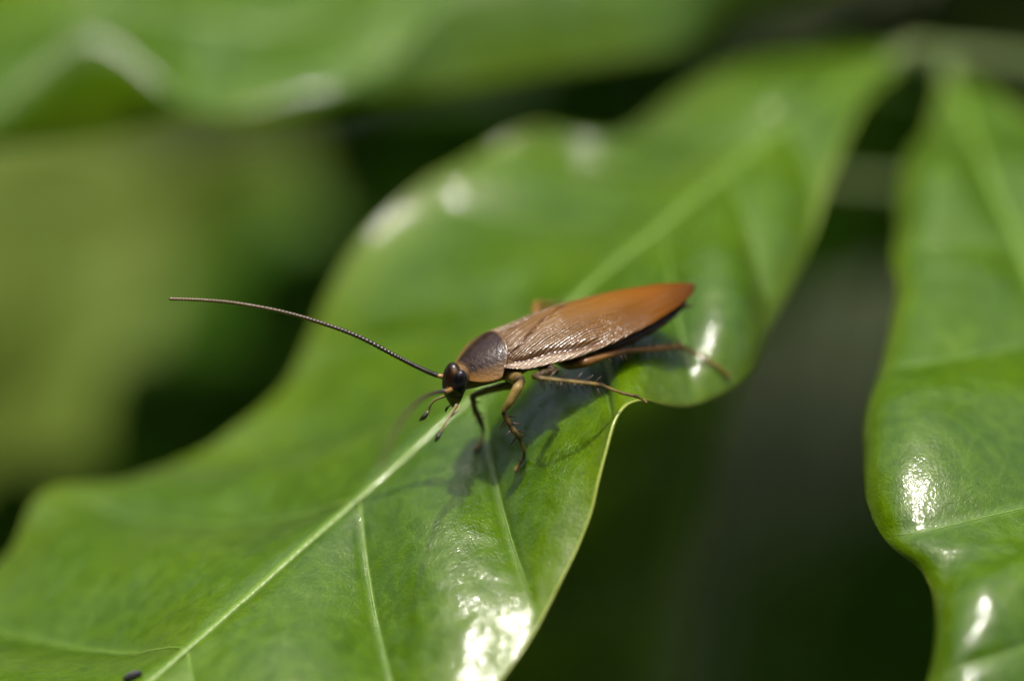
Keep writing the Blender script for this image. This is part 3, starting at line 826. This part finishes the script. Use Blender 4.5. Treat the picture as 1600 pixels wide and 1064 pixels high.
# --- legs
random.seed(11)
def leg(knots, mat, spines=(), foot=True):
    """knots: (px, py, d, radius_px, dark); the last ones lie on the leaf when foot is true"""
    ks = []
    for n, k in enumerate(knots):
        px, py, d, r, dk = k
        if d is None:
            d = leaf_depth(px, py) - 0.02
        ks.append((px, py, d, r, dk))
    K = np.array([np.append(at(*k[:3]), [k[3] * k[2] * SENSOR / LENS / 1600, k[4]]) for k in ks])
    # joints stay crisp: resample piecewise with little overshoot
    n = len(K)
    t = np.linspace(0, n - 1, (n - 1) * 10 + 1)
    lin = np.stack([np.interp(t, np.arange(n), K[:, c]) for c in range(5)], 1)
    c = 0.8 * lin + 0.2 * catmull(K, t)
    v, f = tube_mesh(c[:, :3], np.maximum(c[:, 3], 0.0015), 12)
    d = np.repeat(np.clip(c[:, 4], 0, 1), 12); d = list(d) + [d[0], d[-1]]
    o = mesh_obj('leg', v, f, mat, roach, ROACH_BASE, attrs={'dark': d})
    parts = []
    for (a, b, n_up, n_dn, ln) in spines:
        pa, pb = at(*ks[a][:3]), at(*ks[b][:3]); axis = (pb - pa) / np.linalg.norm(pb - pa)
        side = np.cross(axis, FWD); side /= np.linalg.norm(side)
        if side @ UPV < 0: side = -side
        for cnt, sg in ((n_up, 1), (n_dn, -1)):
            for q in range(cnt):
                fr = (q + 0.5 + random.uniform(-0.25, 0.25)) / cnt
                root = pa + (pb - pa) * fr
                dr = side * sg + axis * random.uniform(0.3, 0.8) * (1.6 if sg > 0 else 0.7) + FWD * random.uniform(-0.6, 0.4)
                dr /= np.linalg.norm(dr); l = ln * random.uniform(1.1, 1.7)
                parts.append(tube_mesh([root, root + dr * l * 0.5, root + dr * l], [0.0052, 0.0036, 0.0010], 5))
    if parts:
        sv, sf = merge(parts)
        tag(mesh_obj('spines', sv, sf, M_SPINE, o, ROACH_BASE), kind='stuff')
    return o
# near front leg
leg([(772, 560, 12.58, 12, .3), (790, 579, 12.49, 14, .2), (806, 590, 12.40, 12, .1), (815, 596, 12.33, 5.8, 1), (809, 606, 12.30, 8.2, 0), (797, 628, 12.30, 6.8, .1), (789, 639, 12.31, 4.6, .5), (787, 645, 12.31, 3.6, 1),
     (792, 655, 12.33, 4.8, .2), (797, 664, 12.34, 4.2, 1), (803, 673, 12.35, 4.8, .2), (812, 685, 12.38, 4.2, 1), (813, 689, 12.39, 2.6, .6), (818, 702, 12.42, 3.0, .1), (819, 708, 12.44, 2.0, .8), (818, 716, None, 3.0, .1), (814, 721, None, 2.0, .8), (809, 728, None, 3.0, .1), (805, 736, None, 3.4, .1)], M_LEG, [(7, 11, 4, 4, 0.04)])
# far front leg
leg([(792, 585, 12.6, 10, .2), (806, 600, 12.58, 8, .3), (785, 604, 12.58, 6.5, .1), (760, 610, 12.6, 6.0, .1), (738, 619, 12.62, 4.6, .6), (742, 640, 12.66, 4.6, .4), (752, 660, 12.72, 4.4, .8),
     (756, 675, 12.8, 3.0, .4), (752, 690, None, 3.0, .3), (742, 703, None, 3.4, .2)], M_LEG, [(4, 6, 3, 3, 0.03)])
# near middle leg
leg([(835, 562, 12.5, 10, .8), (850, 572, 12.46, 10, .9), (868, 580, 12.40, 5.5, 1), (852, 583, 12.33, 6, .8), (835, 588, 12.25, 4.6, .8), (845, 591, 12.22, 3.8, .6), (862, 593, 12.225, 3.2, .2), (880, 595, 12.23, 3.2, .5), (895, 596.5, 12.24, 3.2, .0), (912, 598.5, 12.25, 3.2, .5), (926, 600, 12.26, 3.2, .1), (938, 602, 12.28, 3.8, 1),
     (955, 608, 12.30, 2.2, .1), (974, 615, 12.31, 2.3, .6), (994, 619, 12.32, 2.8, .8), (1002, 623, 12.33, 1.6, .4), (1010, 629, 12.34, 2.2, .1)], M_LEG, [(4, 11, 6, 11, 0.042)])
# near hind leg
leg([(868, 556, 12.62, 12, .6), (890, 568, 12.54, 10, .7), (915, 566, 12.50, 8, .5), (945, 556, 12.55, 6, .2), (978, 548, 12.62, 4.6, .6), (1000, 547, 12.68, 4.2, .3), (1035, 544, 12.78, 4.6, .1), (1065, 541, 12.86, 4.4, .4),
     (1080, 549, 12.9, 2.4, .2), (1105, 562, None, 2.2, .3), (1125, 575, None, 2.2, .3), (1140, 589, None, 2.6, .4)], M_LEG_HIND, [(3, 4, 1, 4, 0.036), (4, 7, 5, 8, 0.042)])
# far middle leg: only its knee shows over the wing
leg([(840, 530, 12.75, 9, .4), (838, 500, 12.95, 7, .3), (838, 476, 13.08, 5, .2), (862, 478, 13.2, 4.2, .5), (890, 482, 13.3, 4.0, .3), (905, 488, 13.38, 2.6, .4), (915, 495, None, 2.6, .4)], M_LEG_HIND, [(2, 4, 3, 3, 0.03)])
# far hind leg, behind the wings
leg([(905, 520, 12.8, 9, .5), (935, 505, 13.0, 7, .4), (965, 492, 13.2, 5, .5), (990, 488, 13.4, 4, .4), (1012, 484, 13.5, 2.6, .4), (1030, 482, None, 2.6, .4)], M_LEG_HIND)
for sg in (1, -1):
    v, f = tube_mesh(spline([loc(-0.80, sg * 0.05, -0.04), loc(-0.85, sg * 0.07, -0.045), loc(-0.90, sg * 0.075, -0.05)], 14), np.linspace(0.012, 0.004, 14), 8)
    mesh_obj('cercus', v, f, M_BODY, roach, ROACH_BASE, attrs={'dark': [0.8] * len(v)})

# ------------------------------------------------------------------ a seed lying on the leaf
sd = leaf_depth(207, 1056)
SC = at(207, 1056, sd - 0.02)
M_SEED = plain('seed_coat', (0.035, 0.03, 0.045), 0.6, 0.0, (0.07, 0.06, 0.085), 30.0, 0.5, 60.0)
v, f, _ = ball(SC, (cdir(0.9, 0.35, 0.2), cdir(-0.3, 0.8, -0.5), cdir(0.2, 0.3, -0.9)), (0.042, 0.024, 0.024), 16, 24,
               lambda p: p * (1 + 0.10 * noise.noise(Vector(p) * 2.3)))
seed = mesh_obj('seed', np.array(v), f, M_SEED, None, SC)
seed.location = SC
tag(seed, 'small dark purple seed lying on the leaf beside its midrib', 'seed')
